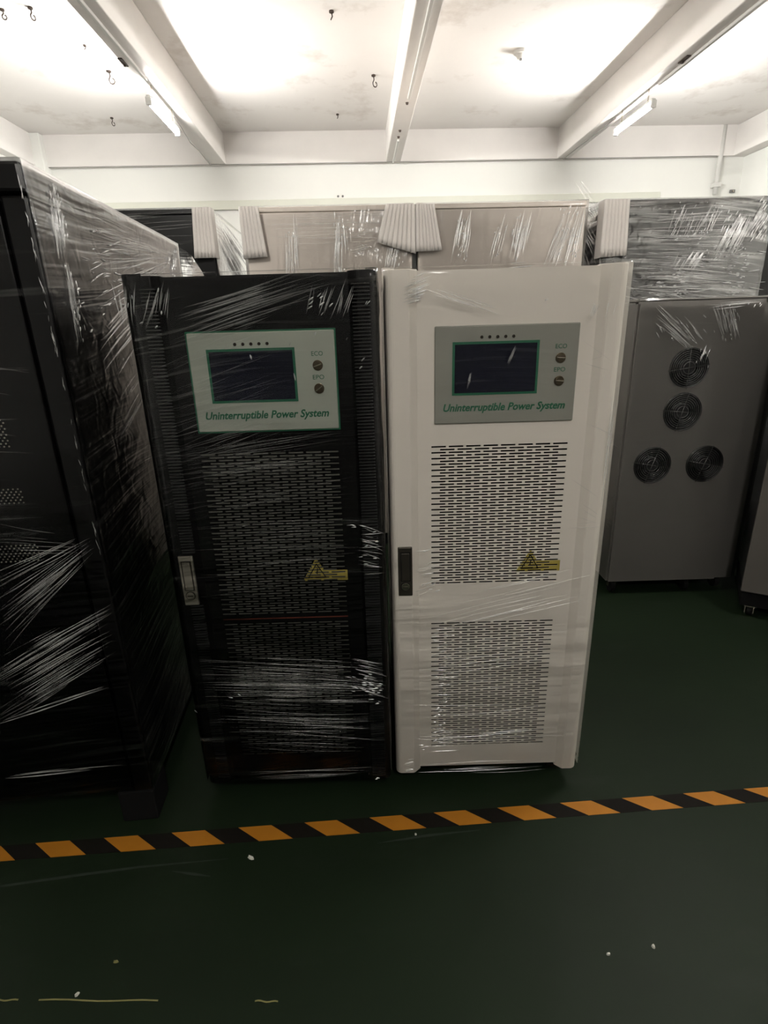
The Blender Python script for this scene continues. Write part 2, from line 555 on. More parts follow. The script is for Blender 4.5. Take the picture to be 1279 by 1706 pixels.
# ------------------------------------------------------------------ lamps (each lamp's light is its own tube)
def lamp(x, y0, y1, lit, label):
    t = root('tube_lamp', (x, (y0 + y1) / 2, ZB), 0, label, 'lamp', None)
    L = (y1 - y0) / 2
    MB().box(-0.014, 0.014, -L, L, -0.095, -0.081).build('lamp_housing', MT['plastic'], t, bevel=0.003)
    for s in (-0.7, 0.7):
        MB().cyl((0, s * L, 0), (0, 0, -1), 0.005, 0.085, 8).build('hanger', MT['steel'], t)
    for s in (-1, 1):
        MB().box(-0.017, 0.017, s * L - 0.012, s * L + 0.012, -0.137, -0.093).build('end_cap', MT['plastic'], t, bevel=0.003)
    MB().cyl((0, -L + 0.012, -0.117), (0, 1, 0), 0.015, 2 * L - 0.024, 20).build('tube', lit or MT['tube_off'], t, smooth=False)
    return t


lamp(-1.235, 4.10, 4.68, MT['tube'], 'glowing tube lamp under the ceiling beam above the dark cabinets on the left')
lamp(2.085, 4.26, 4.82, MT['tube'], 'glowing tube lamp under the ceiling beam on the right')
lamp(-1.235, 1.90, 2.48, MT['tube_mid'], 'tube lamp under the left beam above the front row, out of the picture')
lamp(2.085, 1.90, 2.48, MT['tube_mid'], 'tube lamp under the right beam above the front row, out of the picture')
lamp(0.43, -1.45, -0.87, MT['tube_front'], 'tube lamp under the middle beam above the camera, out of the picture')

# conduits and cables along the beams
def cable(name, pts, r, m, label, cat='cable'):
    return tag(MB().tube(pts, r, 8).build(name, m, smooth=True), label, cat)

cable('cable', [(-1.255, 4.71, 3.022), (-1.262, 4.9, 3.018), (-1.29, 5.25, 3.012), (-1.285, 5.5, 3.02), (-1.30, 5.93, 3.022)], 0.0035, MT['cable'],
      'thin grey cable running from the left lamp to the back wall')
cable('cable', [(2.085, 4.85, 3.02), (2.088, 5.1, 3.018), (2.08, 5.5, 3.022), (2.075, 5.94, 3.022)], 0.0035, MT['cable'],
      'thin grey cable running from the right lamp to the back wall')
cable('cable', [(-2.79, 5.935, 3.026), (-1.3, 5.935, 3.026), (0.4, 5.935, 3.024), (2.0, 5.935, 3.026), (3.60, 5.935, 3.027)], 0.0035, MT['cable'],
      'long thin cable along the foot of the beam on the back wall')
tag(MB().box(0.425, 0.445, 3.1, 4.42, 3.012, 3.03).build('conduit', MT['plastic'], bevel=0.003), 'long white conduit under the middle ceiling beam', 'conduit')
tag(MB().box(0.418, 0.436, 5.3, 5.94, 3.012, 3.03).build('conduit', MT['plastic'], bevel=0.003), 'short white conduit under the middle beam near the back wall', 'conduit')
tag(MB().box(-1.235, -1.217, 2.6, 4.08, 3.012, 3.03).build('conduit', MT['plastic'], bevel=0.003), 'white conduit under the left ceiling beam', 'conduit')
tag(MB().box(2.09, 2.108, 2.6, 4.24, 3.012, 3.03).build('conduit', MT['plastic'], bevel=0.003), 'white conduit under the right ceiling beam', 'conduit')
p = tag(MB().cyl((3.65, 5.96, 2.70), (0, 0, 1), 0.022, 0.59, 14).build('wall_pipe', MT['plastic'], smooth=True), 'white vertical pipe on the back wall at the right', 'pipe')
MB().box(3.615, 3.685, 5.93, 5.999, 2.76, 2.80).build('pipe_clamp', MT['plastic'], p, bevel=0.004)
for x, lab in ((-0.115, 'small dark wall screw above the grey cabinets, left one of a pair'), (-0.07, 'small dark wall screw above the grey cabinets, right one of a pair')):
    tag(MB().cyl((x, 6.0, 2.757), (0, -1, 0), 0.011, 0.012, 10, 0.007).build('wall_screw', MT['wire']), lab, 'screw')
s = root('cable_clip', (3.845, 6.0, 2.715), 0, 'small dark cable clip on the back wall at far right', 'clip')
MB().box(-0.025, 0.025, -0.02, 0, 0, 0.03).build('clip_body', MT['wire'], s, bevel=0.004)
MB().cyl((0.0, -0.02, 0.015), (0, -1, 0), 0.008, 0.008, 10).build('nail', MT['steel'], s)


def hook(x, y, size, label, curl=True, a=0.0):
    t = root('ceiling_hook', (x, y, ZC), a, label, 'hook', None)
    MB().cyl((0, 0, -0.008), (0, 0, 1), 0.012 * size + 0.004, 0.008, 10).build('base_plate', MT['hook'], t)
    pts = [(0, 0, -0.004), (0.004, 0, -0.03 * size), (-0.006, 0, -0.05 * size)]
    if curl:
        for k in range(7):
            q = k / 6 * math.pi * 1.4
            pts.append((-0.006 + 0.018 * size * (1 - math.cos(q)), 0, -0.05 * size - 0.018 * size * math.sin(q) - 0.01 * size))
    MB().tube(pts, 0.0035 * (0.6 + size * 0.5), 6).build('wire', MT['hook'], t, smooth=True)


hook(-1.916, 3.896, 0.62, 'dark ceiling hook cut by the top left corner of the picture', a=0.3)
hook(-1.752, 3.88, 0.74, 'dark bent ceiling hook in the top left corner, right one of two', a=1.0)
hook(-1.651, 4.31, 0.50, 'small dark ceiling hook beside the left beam', False, 0.4)
hook(-1.655, 4.675, 0.99, 'long curled wire hook hanging from the ceiling left of the left lamp', True, 0.2)
hook(-2.003, 5.551, 0.74, 'thin wire hook on the ceiling near the back wall at left', True, 1.0)
hook(-0.062, 3.937, 0.87, 'dark ceiling hook at the top between left and middle beams', False, 0.3)
hook(0.211, 4.788, 0.93, 'thin wire hook on the ceiling just left of the middle beam', True, 0.5)
hook(-0.077, 5.541, 0.68, 'small dark ceiling hook near the back wall left of the middle beam', False, 0.8)
for x, y, lab in ((0.432, 4.526, 'small dark screw under the middle beam at the end of the long conduit'),
                  (0.425, 5.088, 'small dark screw under the middle beam between the two conduits'),
                  (0.425, 5.24, 'small dark screw under the middle beam at the short conduit'),
                  (0.447, 3.08, 'dark screw under the middle beam at the top edge of the picture')):
    tag(MB().cyl((x, y, ZB), (0, 0, -1), 0.012, 0.012, 10, 0.008).build('beam_screw', MT['hook']), lab, 'screw')
for x, y, lab in ((-1.281, 3.872, 'dark rusty bracket under the left beam'), (2.074, 3.906, 'dark rusty bracket under the right beam')):
    t = root('beam_bracket', (x, y, ZB), 0, lab, 'bracket')
    MB().box(-0.012, 0.012, -0.05, 0.05, -0.006, 0).build('bracket_plate', MT['hook'], t)
    MB().cyl((0, 0.02, -0.006), (0, 0, -1), 0.008, 0.01, 8).build('bolt', MT['hook'], t)
d = root('smoke_detector', (1.206, 4.444, ZC), 0, 'small round white detector on the ceiling between middle and right beams', 'detector')
MB().cyl((0, 0, 0), (0, 0, -1), 0.05, 0.02, 24, 0.045).build('detector_base', MT['plastic'], d, bevel=0.003)
MB().cyl((0.0, 0, -0.02), (0, 0, -1), 0.032, 0.028, 20, 0.018).build('detector_head', MT['plastic'], d, bevel=0.003)
MB().cyl((0.0, -0.012, -0.048), (0, 0, -1), 0.009, 0.008, 10).build('sensor', MT['wire'], d)

# ------------------------------------------------------------------ floor marking tape
tp = root('floor_tape', (0, 1.33, 0), math.atan(0.0146), 'yellow and black striped marking tape across the green floor', 'tape')
per, half, sk = 0.2138, 0.0275, 0.0375
for nm, m, off in (('yellow_stripe', MT['tape_y'], 0.0), ('black_stripe', MT['tape_k'], per / 2)):
    mb = MB()
    g = 0.0002
    wv = per / 2 - g
    vs = []
    for z in (0.0, 0.0011):
        vs += [(sk, -half, z), (sk + wv, -half, z), (-sk + wv, half, z), (-sk, half, z)]
    mb.add(vs, [(3, 2, 1, 0), (4, 5, 6, 7), (0, 1, 5, 4), (1, 2, 6, 5), (2, 3, 7, 6), (3, 0, 4, 7)])
    first = mb.build(nm, m, tp)
    first.location = (-1.054 - 2 * per + off, 0, 0)
    for k in range(-1, 14):
        c = first.copy(); COL.objects.link(c); c.parent = tp
        c.location = (-1.054 + k * per + off, 0, 0)


# ------------------------------------------------------------------ the two front UPS cabinets
def slotted(mb, x0, x1, z0, z1, y, th, rows, hh, clip=None, walls=True):
    """front sheet with staggered slots. rows: list of (zc, [(a, b), ...]) from bottom to top. clip: (zfun) -> (xa, xb) or None"""
    def quad(a, b, c, d_):
        if clip:
            r_ = clip((c + d_) / 2)
            if not r_: return
            a, b = max(a, r_[0]), min(b, r_[1])
            if b - a < 1e-5: return
        mb.add([(a, y, c), (b, y, c), (b, y, d_), (a, y, d_)], [(0, 1, 2, 3)])
    zcur = z0
    for zc, sl in rows:
        if zc - hh > zcur:
            quad(x0, x1, zcur, zc - hh)
        xc = x0
        for a, b in sl:
            quad(xc, a, zc - hh, zc + hh)
            if walls:
                q = [(a, zc - hh), (b, zc - hh), (b, zc + hh), (a, zc + hh)]
                vs = [(px, y, pz) for px, pz in q] + [(px, y + th, pz) for px, pz in q]
                mb.add(vs, [(i, 4 + i, 4 + (i + 1) % 4, (i + 1) % 4) for i in range(4)])
            xc = b
        quad(xc, x1, zc - hh, zc + hh)
        zcur = zc + hh
    if z1 > zcur:
        quad(x0, x1, zcur, z1)


def slot_rows(x0, x1, z0, z1, nA):
    per_ = (x1 - x0) / 8.0
    gap = per_ * 0.165
    rows = []
    tot = 2 * (nA - 1)
    for i in range(tot + 1):
        z = z0 + (z1 - z0) * i / tot
        if i % 2 == 0:
            rows.append((z, [(x0 + k * per_ + gap / 2, x0 + (k + 1) * per_ - gap / 2) for k in range(8)]))
        else:
            rows.append((z, [(x0 + (k + 0.5) * per_ + gap / 2, x0 + (k + 1.5) * per_ - gap / 2) for k in range(7)]))
    return rows


def ups(dist, xc, W, paint, plate, trim, black, label):
    yaw = YAW
    nv = Vector((math.sin(yaw), math.cos(yaw), 0)); tv = Vector((math.cos(yaw), -math.sin(yaw), 0))
    loc = nv * dist + tv * xc
    t = root('ups_cabinet', loc, -yaw, label, 'cabinet', 'uninterruptible power supply cabinets in the front row')
    H0, H1 = 0.06, 1.665
    h = W / 2
    D = 0.80
    MB().box(-h + 0.004, h - 0.004, 0.045, D, H0 + 0.01, H1 - 0.004).build('body', paint, t, bevel=0.005)
    # side wings of the door: rounded outer edge, sloped inner edge
    def wing(s, xin, xslope, nm):
        prof = [(s * xslope, 0.020), (s * xin, 0.002), (s * (xin + 0.004), 0.0)]
        rr = 0.022
        for k in range(7):
            q = k / 6 * math.pi / 2
            prof.append((s * (h - rr + rr * math.sin(q)), rr - rr * math.cos(q)))
        prof += [(s * h, 0.044), (s * xslope, 0.044)]
        if s > 0: prof = prof[::-1]
        return MB().prism(prof, H0, H1 + 0.003).build(nm, paint, t, bevel=0.002)
    wing(-1, 0.247, 0.227, 'door_wing')
    wing(1, 0.261, 0.241, 'door_wing')
    # centre sheet with two slotted grilles
    gx0, gx1 = -0.194, 0.199
    if black:
        up_z = (0.705, 1.207, 31); lo_z = (0.165, 0.668, 31)
    else:
        up_z = (0.781, 1.207, 26); lo_z = (0.162, 0.639, 28)
    rows = slot_rows(gx0, gx1, lo_z[0], lo_z[1], lo_z[2]) + slot_rows(gx0, gx1, up_z[0], up_z[1], up_z[2])
    sheet = MB()
    hh = 0.0023 if not black else 0.0024
    slotted(sheet, -0.229, 0.243, H0 + 0.012, H1, 0.018, 0.0025 if black else 0.0013, rows, hh)
    sheet.box(-0.229, 0.243, 0.019, 0.04, H0 + 0.012, H0 + 0.02)
    sh = sheet.build('door_panel', paint, t, fix=False)
    for zz in (up_z, lo_z):
        MB().box(gx0 - 0.012, gx1 + 0.012, 0.0208 if black else 0.032, 0.0445, zz[0] - 0.012, zz[1] + 0.012).build('grille_backing', MT['filter'] if black else MT['dark_inner'], sh)
    # warning sticker: only the metal between the slots carries it
    lx0, lx1 = 0.068, 0.206
    lz0, lzm, lz1 = 0.812, 0.845, 0.885
    def clip(z):
        if z < lz0 or z > lz1: return None
        tri_c = lx0 + 0.042
        hw = 0.043 * (lz1 - z) / (lz1 - lz0)
        if z <= lzm: return (tri_c - hw, lx1 - 0.004)
        return (tri_c - hw, tri_c + hw)
    st = MB()
    slotted(st, lx0 - 0.01, lx1, lz0, lz1, 0.0174, 0.0, [r for r in rows if lz0 < r[0] < lz1], hh, clip, walls=False)
    sk_ = st.build('warning_sticker', MT['yellow'], t, fix=False)
    sk_['label'] = 'yellow triangular warning sticker'
    tc_ = lx0 + 0.042
    tri = MB()
    for (ax, az), (bx, bz) in (((tc_ - 0.026, lz0 + 0.01), (tc_ + 0.026, lz0 + 0.01)), ((tc_ - 0.026, lz0 + 0.01), (tc_, lz1 - 0.018)), ((tc_ + 0.026, lz0 + 0.01), (tc_, lz1 - 0.018))):
        tri.tube([(ax, 0.0172, az), (bx, 0.0172, bz)], 0.0014, 4)
    tri.tube([(tc_, 0.0172, lz0 + 0.022), (tc_ + 0.003, 0.0172, lz0 + 0.04)], 0.0016, 4)
    tri.build('warning_symbol', MT['dark_inner'], sk_)
    # control panel
    px0, px1, pz0, pz1 = -0.182, 0.201, 1.272, 1.529
    if trim:
        MB().box(px0 - 0.004, px1 + 0.004, 0.0145, 0.0185, pz0 - 0.004, pz1 + 0.004).build('panel_border', MT['green'], t, bevel=0.0015)
    cp = MB().box(px0, px1, 0.011, 0.0185, pz0, pz1).build('control_panel', plate, t, bevel=0.003)
    MB().box(-0.135, 0.096, 0.0098, 0.0112, 1.349, 1.488).build('screen_bezel', MT['green'], cp)
    MB().box(-0.1285, 0.0895, 0.0088, 0.0100, 1.3555, 1.4815).build('screen', MT['screen'], cp)
    for k in range(5):
        MB().cyl((-0.058 + 0.021 * k, 0.0112, 1.499), (0, -1, 0), 0.0042, 0.002, 14).build('indicator_light', MT['led'], cp)
    for i, z in enumerate((1.441, 1.381)):
        b = MB()
        n = 24
        b.cyl((0.154, 0.0112, z), (0, -1, 0), 0.0135, 0.004, n)
        k_ = b.build('key_switch', MT['key'], cp, bevel=0.001)
        MB().cyl((0.154, 0.0074, z), (0, -1, 0), 0.0095, 0.003, n).build('key_core', MT['key'], k_)
        an = R(20 if i == 0 else 35) if black else R(-5)
        c, s_ = math.cos(an) * 0.011, math.sin(an) * 0.011
        MB().tube([(0.154 - c, 0.0042, z - s_), (0.154 + c, 0.0042, z + s_)], 0.0016, 6).build('key_bar', MT['steel'], k_)
    lt = MT['green'] if black else MT['green']
    text('panel_lettering', 'Uninterruptible Power System', 0.0285, lt, cp, -0.158, 0.0108, 1.3065, width=0.334, shear=0.25, bold=0.0007)
    text('button_lettering', 'EPO', 0.0165, MT['green'], cp, 0.139, 0.0108, 1.405, width=0.030)
    text('button_lettering', 'ECO', 0.0165, MT['green'], cp, 0.139, 0.0108, 1.465, width=0.030)
    # swing handle lock
    hx0, hx1, hz0, hz1 = -0.2915, -0.2485, 0.752, 0.912
    hm = MT['handle'] if black else MT['handle_dark']
    hd = MB().box(hx0, hx1, -0.005, 0.004, hz0, hz1).build('door_handle', hm, t, bevel=0.0025)
    hc = (hx0 + hx1) / 2
    MB().box(hc - 0.0145, hc + 0.0155, -0.0056, -0.004, hz0 + 0.049, hz1 - 0.015).build('recess_shade', MT['handle_dark'] if black else MT['dark_inner'], hd)  # flat dark plate stands in for the shaded recess round the lever
    MB().box(hc - 0.0115, hc + 0.0125, -0.0085, -0.004, hz0 + 0.052, hz1 - 0.018).build('handle_lever', hm, hd, bevel=0.003)
    MB().cyl((hc, -0.005, hz0 + 0.032), (0, -1, 0), 0.0145, 0.001, 24).build('lock_ring', MT['handle_dark'] if black else MT['dark_inner'], hd)
    b = MB(); b.cyl((hc, -0.005, hz0 + 0.032), (0, -1, 0), 0.0125, 0.003, 24)
    MBk = b.build('lock', MT['steel'] if not black else hm, hd, bevel=0.001)
    MB().box(hc - 0.008, hc + 0.008, -0.0092, -0.0078, hz0 + 0.031, hz0 + 0.034).build('lock_slot', MT['handle_dark'], MBk)
    if black:
        b = MB(); b.cyl((hc, -0.0085, hz1 - 0.03), (0, -1, 0), 0.0095, 0.002, 20); b.build('handle_rivet', hm, hd)
        MB().box(-0.19, 0.196, 0.0165, 0.0182, 0.6855, 0.6885).build('red_reflection', MT['red'], t)  # red line coloured in to stand for a reddish reflection
        # ribbed strips on both wings
        for xa, xb in ((-0.276, -0.238), (0.252, 0.297)):
            rb = MB()
            z = 0.075
            while z < 1.64:
                if not (xa < 0 and 0.745 < z < 0.918):
                    y0 = -0.0045 if xa > 0 else -0.004
                    rb.add([(xa, 0.004, z), (xb, 0.004, z), (xb, y0, z + 0.0018), (xa, y0, z + 0.0018), (xa, y0, z + 0.0042), (xb, y0, z + 0.0042), (xa, 0.004, z + 0.006), (xb, 0.004, z + 0.006)],
                           [(0, 1, 2, 3), (3, 2, 5, 4), (4, 5, 7, 6), (0, 3, 4, 6), (1, 7, 5, 2)])
                z += 0.0088
            o = rb.build('ribbed_strip', MT['rib'], t)
            o['kind'] = 'stuff'
    for sx in (-1, 1):
        for y in (0.09, D - 0.09):
            caster(t, sx * (h - 0.07), y, H0 + 0.011)
    return t, h, D, H0, H1


tb, h, D, H0, H1 = ups(1.458, -0.317, 0.630, MT['black_paint'], MT['plate'], True, True,
                       'black cabinet with ribbed edges and a pale green framed control panel, wrapped in film')
film_shell(tb, -h - 0.004, h + 0.004, -0.012, D + 0.004, 0.07, H1 + 0.006, MT['film_black'], r=0.02, amp=0.004, seed=1.3)
ff = lambda u, v, hgt: (u, -0.0135 - hgt, v)
rb_ = random.Random(11)
creases(tb, [
    (-0.30, 1.30, 0.12, 1.42, 0.14, 0.14, 34, 0.0013),
    (-0.31, 1.10, 0.24, 1.18, 0.12, 0.10, 40, 0.0013),
    (-0.31, 0.92, 0.30, 0.96, 0.16, 0.14, 30, 0.0012),
    (-0.30, 0.50, 0.31, 0.46, 0.09, 0.07, 40, 0.0022),
    (-0.28, 0.33, 0.31, 0.29, 0.10, 0.10, 34, 0.0016),
    (-0.22, 1.535, 0.20, 1.65, 0.05, 0.04, 26, 0.0050),
], ff, MT['crease_soft'], rnd=rb_)
creases(tb, [
    (-0.26, 0.10, 0.30, 0.11, 0.02, 0.02, 6, 0.0016),
    (-0.29, 1.30, 0.02, 1.40, 0.10, 0.10, 8, 0.0010),
    (-0.29, 1.16, 0.20, 1.24, 0.04, 0.04, 8, 0.0010),
    (-0.30, 0.50, 0.31, 0.45, 0.05, 0.04, 10, 0.0016),
    (0.20, 0.50, 0.315, 0.46, 0.06, 0.06, 26, 0.0022),
    (0.235, 0.92, 0.315, 0.90, 0.10, 0.10, 20, 0.0022),
    (0.18, 1.55, 0.215, 1.65, 0.06, 0.06, 16, 0.0022),
    (-0.30, 1.54, -0.27, 1.66, 0.03, 0.06, 16, 0.0026),
    (-0.23, 1.56, -0.20, 1.66, 0.03, 0.02, 8, 0.0024),
], ff, MT['crease'], rnd=rb_)

tw, h, D, H0, H1 = ups(1.478, 0.329, 0.626, MT['white_paint'], MT['plate_w'], False, False,
                       'warm white cabinet with slotted door and grey control panel, wrapped in film')
film_shell(tw, -h - 0.004, h + 0.006, -0.012, D + 0.004, 0.075, H1 + 0.006, MT['film_white'], r=0.02, amp=0.0022, seed=6.1)
rw_ = random.Random(21)
creases(tw, [
    (-0.25, 0.66, 0.30, 0.79, 0.06, 0.05, 16, 0.0035),
    (-0.28, 0.40, 0.30, 0.42, 0.22, 0.22, 24, 0.0022),
    (-0.30, 0.09, 0.28, 0.10, 0.03, 0.03, 8, 0.0025),
    (0.20, 1.25, 0.31, 1.24, 0.3, 0.3, 10, 0.0016),
], ff, MT['crease_soft'], rnd=rw_)
creases(tw, [
    (-0.25, 0.80, -0.14, 0.83, 0.05, 0.05, 12, 0.0026),
    (-0.20, 0.40, -0.10, 0.425, 0.24, 0.24, 46, 0.0026),
    (-0.29, 0.10, -0.25, 0.11, 0.03, 0.03, 10, 0.003),
    (-0.27, 1.61, -0.19, 1.635, 0.03, 0.03, 26, 0.003),
    (-0.21, 1.62, -0.02, 1.56, 0.012, 0.008, 10, 0.0025),
    (-0.10, 1.36, -0.085, 1.42, 0.006, 0.004, 3, 0.004),
    (0.0, 1.41, 0.03, 1.48, 0.004, 0.004, 3, 0.005),
    (0.24, 1.53, 0.255, 1.58, 0.04, 0.04, 8, 0.003),
    (0.296, 1.0, 0.30, 1.4, 0.006, 0.006, 10, 0.002),
], ff, MT['crease'], rnd=rw_)



def glints(parent, spots, face, rnd, m=None):
    """short shiny crumples. spot: (u, v, spread u, spread v, count, length, width, angle deg)"""
    out = []
    for (u, v, su, sv, n_, ln, wd, an) in spots:
        for _ in range(n_):
            cu_, cv_ = u + rnd.uniform(-su, su), v + rnd.uniform(-sv, sv)
            a_ = R(an + rnd.uniform(-12, 12)); l_ = ln * rnd.uniform(0.4, 1.2) / 2
            out.append((cu_ - l_ * math.cos(a_), cv_ - l_ * math.sin(a_), cu_ + l_ * math.cos(a_), cv_ + l_ * math.sin(a_), 0, 0, 1, wd))
    return creases(parent, out, face, m or MT['glint'], name='film_glint', rnd=rnd)


glints(tw, [
    (-0.165, 0.58, 0.018, 0.06, 16, 0.035, 0.004, 14), (-0.175, 0.47, 0.02, 0.05, 10, 0.030, 0.0035, 14),
    (-0.165, 0.29, 0.02, 0.08, 22, 0.032, 0.0045, 14), (-0.20, 0.19, 0.03, 0.02, 8, 0.035, 0.0035, 14),
    (-0.205, 0.80, 0.035, 0.03, 10, 0.05, 0.0035, 15), (-0.22, 0.905, 0.01, 0.004, 2, 0.07, 0.003, 15),
    (-0.13, 0.89, 0.035, 0.04, 14, 0.010, 0.003, 20),
    (-0.292, 1.15, 0.006, 0.12, 14, 0.006, 0.004, 10), (-0.27, 0.10, 0.02, 0.02, 8, 0.012, 0.004, 10),
    (-0.23, 1.63, 0.035, 0.02, 26, 0.010, 0.004, -60), (-0.245, 1.60, 0.04, 0.012, 14, 0.008, 0.004, 0),
    (-0.13, 1.585, 0.03, 0.01, 6, 0.010, 0.004, -40), (0.06, 1.61, 0.01, 0.01, 3, 0.014, 0.004, -50),
    (0.10, 1.575, 0.04, 0.015, 8, 0.012, 0.003, 20), (0.25, 1.545, 0.03, 0.03, 8, 0.012, 0.005, 75),
    (0.302, 1.2, 0.003, 0.25, 12, 0.010, 0.003, 60), (0.304, 0.75, 0.003, 0.25, 12, 0.014, 0.003, 60),
    (-0.02, 1.45, 0.004, 0.02, 1, 0.03, 0.005, 70), (0.025, 1.465, 0.003, 0.004, 1, 0.035, 0.006, 68),
    (-0.095, 1.40, 0.005, 0.012, 3, 0.02, 0.004, 65),
], ff, rw_)
glints(tb, [
    (0.27, 0.44, 0.035, 0.06, 34, 0.022, 0.004, -8), (0.23, 0.46, 0.05, 0.03, 18, 0.030, 0.003, -8),
    (0.272, 0.90, 0.03, 0.08, 24, 0.020, 0.0035, 5), (0.235, 0.995, 0.03, 0.004, 5, 0.04, 0.004, -8),
    (0.28, 1.53, 0.02, 0.10, 34, 0.014, 0.0035, 50), (0.225, 1.50, 0.02, 0.05, 24, 0.010, 0.003, 60),
    (0.18, 1.60, 0.04, 0.04, 16, 0.022, 0.0035, 35), (-0.10, 1.65, 0.2, 0.008, 20, 0.008, 0.003, 0),
    (0.05, 1.64, 0.05, 0.015, 10, 0.012, 0.003, 30), (-0.26, 1.555, 0.035, 0.015, 26, 0.012, 0.004, 30),
    (-0.215, 1.61, 0.012, 0.045, 16, 0.012, 0.004, 80), (-0.30, 1.60, 0.01, 0.05, 14, 0.016, 0.004, 75),
    (-0.11, 1.53, 0.015, 0.01, 6, 0.016, 0.003, 50), (0.11, 1.505, 0.05, 0.02, 12, 0.012, 0.003, 60),
    (0.10, 1.43, 0.006, 0.04, 5, 0.022, 0.004, -75), (-0.02, 1.44, 0.01, 0.03, 3, 0.02, 0.004, -70),
    (-0.17, 0.94, 0.03, 0.02, 6, 0.012, 0.003, 5), (-0.09, 1.02, 0.08, 0.02, 8, 0.012, 0.003, 5),
    (-0.31, 0.25, 0.003, 0.2, 10, 0.014, 0.003, -50), (0.28, 0.075, 0.02, 0.004, 5, 0.02, 0.004, 0),
    (-0.18, 0.42, 0.02, 0.02, 3, 0.02, 0.003, -20),
], ff, rb_)

# ------------------------------------------------------------------ big black cabinet at the left edge
lw, ld, lh = 0.80, 1.27, 1.90
rot = R(2.2)
ctr = Vector((-0.723, 1.403, 0)) - Vector((math.cos(rot), math.sin(rot), 0)) * (lw / 2)
tl = root('cabinet', ctr, rot, 'tall glossy black cabinet filling the left edge, wrapped in film', 'cabinet')
hx = lw / 2
MB().box(-hx, hx, 0.022, ld, 0.12, lh - 0.065).build('body', MT['black_side'], tl, bevel=0.006)
MB().box(-hx, hx, 0.0, ld, lh - 0.062, lh).build('top_lid', MT['black_side'], tl, bevel=0.008)
dr = MB().box(-hx + 0.062, hx - 0.062, 0.0, 0.02, 0.135, lh - 0.072).build('door', MT['black_paint'], tl, bevel=0.004)
for s_ in (-1, 1):
    MB().box(min(s_ * hx, s_ * (hx - 0.056)), max(s_ * hx, s_ * (hx - 0.056)), 0.002, 0.0215, 0.125, lh - 0.068).build('door_frame', MT['black_side'], tl, bevel=0.005)
for z0_, z1_, xe in ((1.27, 1.345, 0.237), (1.12, 1.16, 0.237), (0.955, 1.0, 0.24)):
    v = MB()
    zz = z0_; k = 0
    while zz < z1_:
        xx = -0.237 + (0.006 if k % 2 else 0)
        while xx < xe:
            v.cyl((xx, 0.0, zz), (0, -1, 0), 0.0021, 0.0016, 6)
            xx += 0.012
        zz += 0.0075; k += 1
    o = v.build('perforated_vent', MT['handle'], dr)
    o['kind'] = 'stuff'
for s_ in (-1, 1):
    for y in (0.002, ld - 0.13):
        xa = s_ * hx
        MB().box(min(xa, xa - s_ * 0.115), max(xa, xa - s_ * 0.115), y, y + 0.12, 0.0, 0.122).build('foot', MT['rubber'], tl, bevel=0.006)
film_shell(tl, -hx - 0.005, hx + 0.006, -0.006, ld + 0.006, 0.14, lh + 0.004, MT['film_left'], r=0.012, amp=0.005, fx=2.5, fz=16, seed=9.0)
rl_ = random.Random(5)
fl = lambda u, v, hgt: (u, -0.008 - hgt, v)
creases(tl, [
    (0.385, 1.00, 0.08, 0.80, 0.03, 0.10, 40, 0.0022),
    (0.385, 0.99, 0.05, 1.04, 0.02, 0.05, 10, 0.0016),
    (0.40, 0.74, 0.0, 0.52, 0.09, 0.10, 60, 0.0024),
    (0.40, 0.56, -0.02, 0.43, 0.01, 0.01, 4, 0.0035),
    (0.39, 0.235, -0.1, 0.225, 0.03, 0.02, 5, 0.0035),
    (0.37, 1.36, 0.05, 1.40, 0.12, 0.12, 10, 0.0016),
], fl, MT['crease'], rnd=rl_)
fs = lambda u, v, hgt: (hx + 0.009 + hgt, u, v)
creases(tl, [
    (1.16, 1.83, 0.22, 1.62, 0.02, 0.12, 18, 0.0045),
    (0.18, 1.78, 1.0, 1.84, 0.09, 0.03, 26, 0.0040),
    (0.20, 1.44, 0.72, 1.62, 0.08, 0.08, 16, 0.0075),
    (0.22, 1.27, 0.62, 1.42, 0.06, 0.06, 8, 0.0035),
    (0.35, 1.12, 0.62, 1.11, 0.07, 0.07, 4, 0.003),
], fs, MT['crease'], rnd=rl_)
creases(tl, [
    (0.10, 1.70, 0.13, 1.88, 0.025, 0.035, 26, 0.0045),
    (0.10, 1.50, 0.12, 1.72, 0.02, 0.02, 14, 0.0040),
    (1.12, 1.78, 1.20, 1.86, 0.03, 0.02, 10, 0.005),
], fs, MT['crease'], rnd=rl_)
glints(tl, [
    (0.13, 1.82, 0.03, 0.06, 46, 0.03, 0.006, 75), (0.13, 1.62, 0.025, 0.10, 30, 0.03, 0.005, 80),
    (0.35, 1.62, 0.2, 0.08, 14, 0.03, 0.006, 20), (1.10, 1.78, 0.05, 0.05, 16, 0.04, 0.007, 60),
    (0.6, 1.75, 0.35, 0.08, 50, 0.10, 0.005, 3), (0.5, 1.45, 0.2, 0.06, 18, 0.03, 0.005, 20), (0.6, 1.66, 0.35, 0.06, 30, 0.14, 0.005, 6),
], fs, rl_)
glints(tl, [(0.388, 0.86, 0.008, 0.2, 12, 0.01, 0.003, 20), (0.398, 1.4, 0.001, 0.45, 50, 0.04, 0.0016, 90)], fl, rl_)
